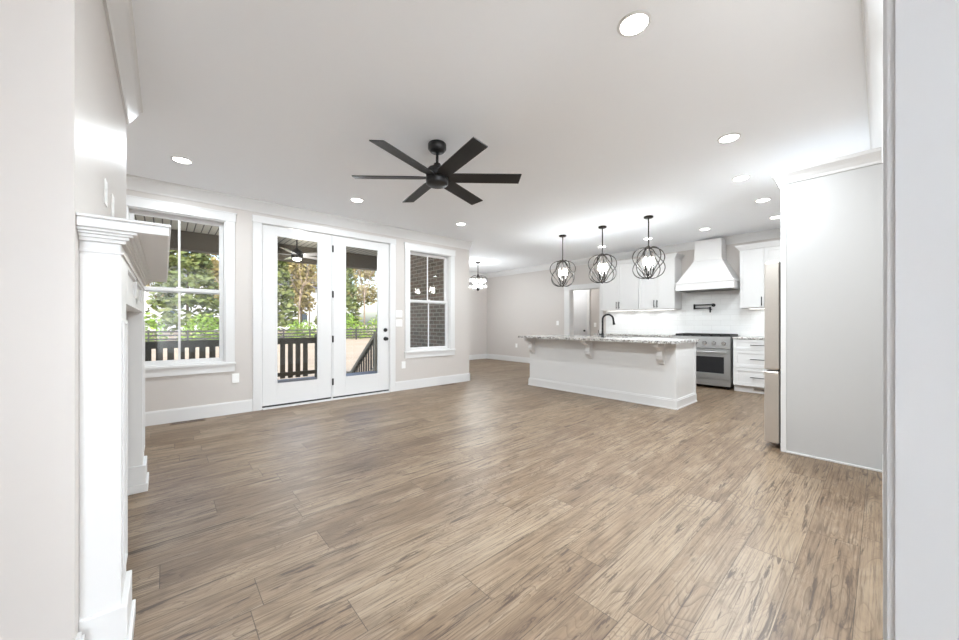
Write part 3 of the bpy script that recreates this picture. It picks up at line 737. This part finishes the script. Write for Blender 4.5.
# hood -------------------------------------------------------------
hd = thing('range_hood', 'white painted tapered range hood above the gas range', 'range hood', (7.55, 2.14, 1.75))
hy0, hy1, hc = 1.672, 2.6, 2.136; hx = XK-.56; ty0, ty1, tx = 1.918, 2.354, XK-.31
obj('band', MB().box(hx, hy0, 1.755, XK-.011, hy1, 1.895, .003).box(hx-.014, hy0-.014, 1.882, XK-.011, hy1+.014, 1.904, .003), M['cab'], hd)
b = bmesh.new()
lo = [b.verts.new(v) for v in ((hx+.01, hy0+.01, 1.9), (XK-.001, hy0+.01, 1.9), (XK-.001, hy1-.01, 1.9), (hx+.01, hy1-.01, 1.9))]
hi = [b.verts.new(v) for v in ((tx, ty0, 2.33), (XK-.001, ty0, 2.33), (XK-.001, ty1, 2.33), (tx, ty1, 2.33))]
for A, B in ((lo, hi),):
    for i in range(4): b.faces.new((A[i], A[(i+1) % 4], B[(i+1) % 4], B[i]))
b.faces.new(lo[::-1]); b.faces.new(hi); bmesh.ops.recalc_face_normals(b, faces=b.faces)
m = MB(); m._merge(b); obj('taper', m, M['cab'], hd)
obj('chimney', MB().box(tx, ty0, 2.33, XK-.001, ty1, 2.69, .002).box(tx-.013, ty0-.013, 2.318, XK-.001, ty1+.013, 2.342, .002), M['cab'], hd)
obj('filter', MB().box(hx+.05, hy0+.05, 1.748, XK-.05, hy1-.05, 1.755), M['steel_dark'], hd)
# pot filler -------------------------------------------------------
pf = thing('pot_filler', 'black folding pot filler faucet on the tiled wall above the range', 'faucet', (TX, 2.12, 1.47))
obj('flange', MB().cyl((TX, 2.12, 1.49), (TX-.012, 2.12, 1.49), .032).cyl((TX-.012, 2.12, 1.49), (TX-.06, 2.12, 1.49), .013, n=12), M['black'], pf)
obj('arm', MB().cyl((TX-.06, 2.12, 1.465), (TX-.06, 2.12, 1.515), .017, n=12).cyl((TX-.06, 2.12, 1.50), (TX-.06, 2.43, 1.50), .012, n=10), M['black'], pf)
obj('arm', MB().cyl((TX-.06, 2.43, 1.42), (TX-.06, 2.43, 1.518), .017, n=12).cyl((TX-.06, 2.43, 1.435), (TX-.10, 2.15, 1.435), .012, n=10), M['black'], pf)
obj('spout', MB().cyl((TX-.10, 2.15, 1.455), (TX-.10, 2.15, 1.35), .016, .012, n=12).tube([(TX-.10, 2.15, 1.4), (TX-.13, 2.13, 1.4), (TX-.15, 2.11, 1.41)], .007, 8), M['black'], pf)

# fridge and tall panel -------------------------------------------
PX = 4.14
tp = thing('fridge_panel', 'tall white cabinet end panel with crown beside the fridge', 'cabinet', (PX+.015, .29, 0))
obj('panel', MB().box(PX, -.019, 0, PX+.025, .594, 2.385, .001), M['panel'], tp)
obj('edge_strip', MB().box(PX-.005, .562, .0, PX+.03, .6, 2.385, .001), M['cab'], tp)
obj('shoe_moulding', MB().box(PX-.011, -.001, 0, PX, .562, .016, .003), M['cab'], tp)
oc = MB()
CC = [(0, 0), (.008, 0), (.012, .02), (.03, .05), (.055, .08), (.06, .105), (0, .105)]
b = bmesh.new(); rows = []
for q, zz in CC[1:-1]:
    rows.append([b.verts.new(v) for v in ((PX-q, -.0, 2.385+zz), (PX-q, .6+q, 2.385+zz), (5.10, .6+q, 2.385+zz))])
bk0 = [b.verts.new(v) for v in ((PX+.03, -.0, 2.385), (PX+.03, .57, 2.385), (5.10, .57, 2.385))]
bk1 = [b.verts.new(v) for v in ((PX+.03, -.0, 2.49), (PX+.03, .57, 2.49), (5.10, .57, 2.49))]
loop = [bk0]+rows+[bk1]
for A, B in zip(loop, loop[1:]+[loop[0]]):
    for i in range(2): b.faces.new((A[i], A[i+1], B[i+1], B[i]))
b.faces.new([r[0] for r in loop]); b.faces.new([r[2] for r in loop][::-1])
bmesh.ops.recalc_face_normals(b, faces=b.faces); oc._merge(b)
obj('crown', oc, M['cab'], tp)
ofc = thing('wall_cabinet', 'white cabinet mounted above the fridge behind the tall panel', 'cabinet', (4.64, .3, 1.83))
obj('body', MB().box(PX+.031, -.019, 1.83, 5.09, .565, 2.383), M['cab'], ofc)
for a, b_ in ((PX+.035, 4.625), (4.63, 5.085)):
    obj('door', MB().frame('y', .565, .02, a, 1.84, b_, 2.375, .055, .055, .055, .055, .001).box(a+.055, .565, 1.9, b_-.055, .577, 2.32), M['cab'], ofc)
fg = thing('refrigerator', 'stainless steel refrigerator standing behind the tall white panel', 'refrigerator', (4.63, .33, 0))
obj('body', MB().box(4.178, .02, .03, 5.085, .603, 1.70, .004), M['steel_dark'], fg)
obj('base_grille', MB().box(4.19, .1, 0, 5.07, .61, .03), M['black'], fg)
obj('upper_door', MB().box(4.172, .614, .722, 4.628, .724, 1.712, .012), M['steel'], fg)
obj('upper_door', MB().box(4.634, .614, .722, 5.088, .724, 1.712, .012), M['steel'], fg)
obj('freezer_drawer', MB().box(4.172, .614, .05, 5.088, .724, .708, .012), M['steel'], fg)
obj('gasket', MB().box(4.19, .603, .06, 5.07, .614, .70).box(4.19, .603, .73, 4.62, .614, 1.70).box(4.64, .603, .73, 5.07, .614, 1.70), M['slot'], fg)
obj('hinge_cover', MB().box(4.18, .50, 1.701, 4.27, .60, 1.74, .003), M['slot'], fg)
obj('hinge_cover', MB().box(4.99, .50, 1.701, 5.08, .60, 1.74, .003), M['slot'], fg)
obj('handle', MB().box(4.25, .736, .66, 5.01, .744, .675, .002).box(4.29, .724, .663, 4.31, .736, .672).box(4.95, .724, .663, 4.97, .736, .672), M['steel'], fg)

# ------------------------------------------------------------------ outside: porch
PZ = -.06
struct('porch_floor', MB().box(-5, WY+.16, PZ-.15, 4.29, 8.52, PZ), M['porchfloor'])
struct('porch_ceiling', MB().box(-5, WY+.16, 2.80, 4.30, 8.75, 2.92), M['slats'])
struct('porch_beam', MB().box(-5, 8.27, 2.47, 4.29, 8.5, 2.80), M['beam'])
struct('wall_brick', MB().box(4.29, WY+.16, -.6, 4.42, 8.9, 3.1), M['brick'])
struct('wall_outside', MB().box(-5, WY+.162, PZ, L1[0]-.02, WY+.20, 2.8).box(L1[2]+.02, WY+.162, PZ, DR[0]-.02, WY+.2, 2.8).box(DR[2]+.02, WY+.162, PZ, R1[0]-.02, WY+.2, 2.8), M['brick'])
# railing
RY = 8.42
rl = thing('porch_railing', 'dark stained porch railing with wide board balusters seen through window and door', 'railing', (-.9, RY, PZ))
obj('top_rail', MB().box(-4.9, RY-.05, .79, 2.53, RY+.06, .83).box(-4.9, RY-.02, .70, 2.53, RY+.015, .79), M['rail'], rl)
obj('bottom_rail', MB().box(-4.9, RY-.02, .02, 2.53, RY+.015, .10), M['rail'], rl)
for xx in (-4.85, -1.2, 2.58): obj('post', MB().box(xx-.05, RY-.05, PZ, xx+.05, RY+.05, .9 if xx > 2 else .86), M['rail'], rl)
i = 0; xx = -4.72
while xx < 2.47:
    obj('baluster', MB().box(xx-.047, RY+.016, -.03, xx+.047, RY+.04, .79), M['rail'], rl); xx += .15
# stairs and stair rail
st = MB()
for i in range(4): st.box(2.66, 8.52+.28*i, PZ-.72, 3.92, 8.52+.28*(i+1), PZ-.17*(i+1))
struct('porch_steps', st, M['porchfloor'])
sr = thing('stair_railing', 'weathered sloping stair railing outside the right glass door panel', 'railing', (3.98, 8.5, PZ))
SL = math.tan(math.radians(36))
def sz(y, z): return z-(y-8.45)*SL
obj('post', MB().box(3.95, 8.40, PZ, 4.04, 8.49, .92), M['railgrey'], sr)
obj('post', MB().box(3.95, 10.2, -.8, 4.04, 10.29, -.25), M['railgrey'], sr)
obj('top_rail', MB().prism([(8.45, .80), (10.25, sz(10.25, .80)), (10.25, sz(10.25, .9)), (8.45, .9)], 'x', 3.94, 4.05), M['railgrey'], sr)
obj('bottom_rail', MB().prism([(8.45, .04), (10.25, sz(10.25, .04)), (10.25, sz(10.25, .12)), (8.45, .12)], 'x', 3.97, 4.02), M['railgrey'], sr)
for i in range(11):
    yy = 8.56+i*.15
    obj('baluster', MB().prism([(yy, sz(yy, .0)), (yy+.06, sz(yy+.06, .0)), (yy+.06, sz(yy+.06, .81)), (yy, sz(yy, .81))], 'x', 3.98, 4.005), M['rail'], sr)
of = fan(1.79, 7.0, 2.80, 2.38, .62, 20, 'silver-bladed outdoor ceiling fan on the porch, seen through the left door glass', 5, M['chrome'], M['black'], .06, -12)

obj('fill_lens', MB().lathe(1.79, 7.0, [(0, 2.31), (.07, 2.31), (.06, 2.285), (0, 2.275)]), M['bulb'], of)  # glowing lens and point light added under the fan to brighten the porch
lamp('light', 'POINT', (1.79, 7.0, 2.2), 23, of, .08, (1, .95, .88))

# lawn (gently rising away from the house)
b = bmesh.new()
nx, ny = 30, 36; grid = []
def gz(y):
    return -.75+max(0, y-42)*.02
for j in range(ny+1):
    yy = 5.7+j*2.6
    grid.append([b.verts.new((-44+i*4, yy, gz(yy))) for i in range(nx+1)])
for j in range(ny):
    for i in range(nx): b.faces.new((grid[j][i], grid[j][i+1], grid[j+1][i+1], grid[j+1][i]))
m = MB(); m._merge(b, True)
struct('lawn', m, M['lawn'])
# paddock fence
fe = thing('paddock_fence', 'black three-rail paddock fence at the far edge of the lawn', 'fence', (8, 40, gz(40)))
g0 = gz(40)
for k, z in enumerate((.14, .46, .78, 1.1)):
    obj('rail', MB().box(-16, 39.97, g0+z, 34, 40.0, g0+z+.13), M['fence'], fe)
for i in range(21): obj('post', MB().box(-16+i*2.5-.06, 40.0, g0-.1, -16+i*2.5+.06, 40.12, g0+1.32), M['fence'], fe)
# white house far behind
hs = thing('house', 'white sided house far behind the trees', 'house', (11, 80, 0))
obj('wall', MB().box(-3, 76, -.2, 26, 86, 8.2), M['siding'], hs)
obj('roof', MB().prism([(75, 8.1), (87, 8.1), (81, 12)], 'x', -3.6, 26.6), M['roof'], hs)
for xx in (0, 5, 10, 15, 20):
    for zz in (1.4, 5): obj('window', MB().box(xx, 75.94, zz, xx+1.3, 76.0, zz+1.8), M['windark'], hs)

# trees -----------------------------------------------------------
def leafy(m, fn, n, size, flat=.6):
    b = m.bm
    for _ in range(n):
        p = fn(); s = size*random.uniform(.6, 1.3)
        u = Vector((random.gauss(0, 1), random.gauss(0, 1), random.gauss(0, flat))).normalized()
        v = u.cross(Vector((random.gauss(0, 1), random.gauss(0, 1), random.gauss(0, 1)))).normalized()
        b.faces.new([b.verts.new(p+u*s*.6), b.verts.new(p+v*s*.35), b.verts.new(p-u*s*.6), b.verts.new(p-v*s*.35)])
def tree(name, label, x, y, h, kind, rad, n, group):
    g = gz(y); t = thing(name, label, 'tree', (x, y, g), group)
    if kind in ('pine', 'broad'):
        obj('trunk', MB().cyl((x, y, g-.1), (x+random.uniform(-.3, .3), y, g+h*.8), .16, .05, 8), M['bark'], t)
    if kind == 'pine':
        def fn():
            f = random.random()**.8; r = rad*(1-f)**.7*math.sqrt(random.uniform(.15, 1))
            a = random.uniform(0, 2*PI); return Vector((x+r*math.cos(a), y+r*math.sin(a), g+.06*h+f*h*.94+.25*math.sin(f*40)))
        m = MB(); leafy(m, fn, int(n*1.3), .56, .25); obj('foliage', m, M['leaf_green'], t)
    elif kind == 'broad':
        bl = [(Vector((random.gauss(0, rad*.35), random.gauss(0, rad*.35), h*random.uniform(.3, .92))), rad*random.uniform(.3, .55)) for _ in range(16)]
        def fn():
            c, r = random.choice(bl); d = Vector((random.gauss(0, 1), random.gauss(0, 1), random.gauss(0, 1))).normalized()
            return Vector((x, y, g))+c+d*r*random.random()**.4
        m = MB(); leafy(m, fn, int(n*1.2), .5); obj('foliage', m, M['leaf_olive'], t)
    elif kind == 'bare':
        m = MB()
        def br(p, d, L, r, dep):
            q = p+d*L; m.cyl(p, q, r, r*.65, 5)
            if dep == 0: return
            for _ in range(3 if dep > 1 else 4):
                nd = (d+Vector((random.gauss(0, .45), random.gauss(0, .45), random.uniform(0, .45)))).normalized()
                br(p+d*L*random.uniform(.55, 1), nd, L*random.uniform(.55, .75), r*.6, dep-1)
        br(Vector((x, y, g-.1)), Vector((random.gauss(0, .04), 0, 1)).normalized(), h*.45, .13, 4)
        obj('trunk', m, M['twig'], t)
    elif kind == 'shrub':
        def fn():
            d = Vector((random.gauss(0, 1), random.gauss(0, 1), abs(random.gauss(0, 1)))).normalized()
            return Vector((x, y, g))+Vector((d.x*rad, d.y*rad, d.z*h))*random.random()**.35
        m = MB(); leafy(m, fn, n, .26); obj('foliage', m, M['leaf_bright'], t)
        obj('stem', MB().cyl((x, y, g-.1), (x, y, g+h*.6), .05, .02, 6), M['bark'], t)
    return t
TL = {'pine': ('evergreen_tree', 'dense green evergreen tree beyond the paddock fence', 'evergreens beyond the fence'),
      'broad': ('olive_tree', 'olive yellow leafed tree beyond the paddock fence', 'olive leafed trees beyond the fence'),
      'bare': ('bare_tree', 'bare grey-brown winter tree beyond the paddock fence', 'bare trees beyond the fence'),
      'shrub': ('green_shrub', 'bright green shrub growing along the paddock fence', 'green shrubs along the fence')}
for (x, y, h, kd, r, n) in (
    (-5.2, 32, 11, 'pine', 3.0, 2800), (1.2, 31.5, 10, 'pine', 2.6, 3200), (6.5, 31, 9, 'pine', 2.1, 3000), (11.7, 31.2, 10.5, 'pine', 2.2, 3200), (18.2, 32, 11, 'pine', 2.8, 2600), (24.5, 34, 11, 'pine', 3, 2200),
    (-9.5, 40, 12, 'broad', 3.4, 2200), (-2, 40, 11, 'broad', 3.2, 2600), (4.6, 40, 11, 'broad', 3.0, 2600), (11, 40, 10, 'broad', 3.0, 2800), (17, 40, 11, 'broad', 3.0, 2800), (23.6, 41, 11, 'broad', 3.2, 2200),
    (8.9, 33.5, 10, 'bare', 0, 0), (14.9, 33, 10, 'bare', 0, 0), (4.0, 34.5, 9, 'bare', 0, 0), (0, 47.5, 14, 'bare', 0, 0), (7.5, 47.5, 14, 'bare', 0, 0), (14, 47.5, 14, 'bare', 0, 0), (20.5, 47.5, 14, 'bare', 0, 0),
    (-4.5, 27.6, 2.4, 'shrub', 1.7, 900), (-1.4, 27.8, 2.7, 'shrub', 1.8, 1000), (2, 27.5, 2.3, 'shrub', 1.6, 900), (5, 27.8, 2.4, 'shrub', 1.7, 900),
    (8, 27.6, 1.9, 'shrub', 1.5, 700), (11.4, 27.8, 2.6, 'shrub', 1.9, 1000), (14.6, 27.6, 2.5, 'shrub', 1.9, 1000), (18, 27.8, 2.0, 'shrub', 1.7, 800)):
    nm, lb, gp = TL[kd]
    if kd == 'shrub': tree(nm, lb, x*1.45, 43.2, h*1.2, kd, r*1.3, n, gp)
    else: tree(nm, lb, x*1.45, y*1.5, h*1.4, kd, r*1.35, n, gp)
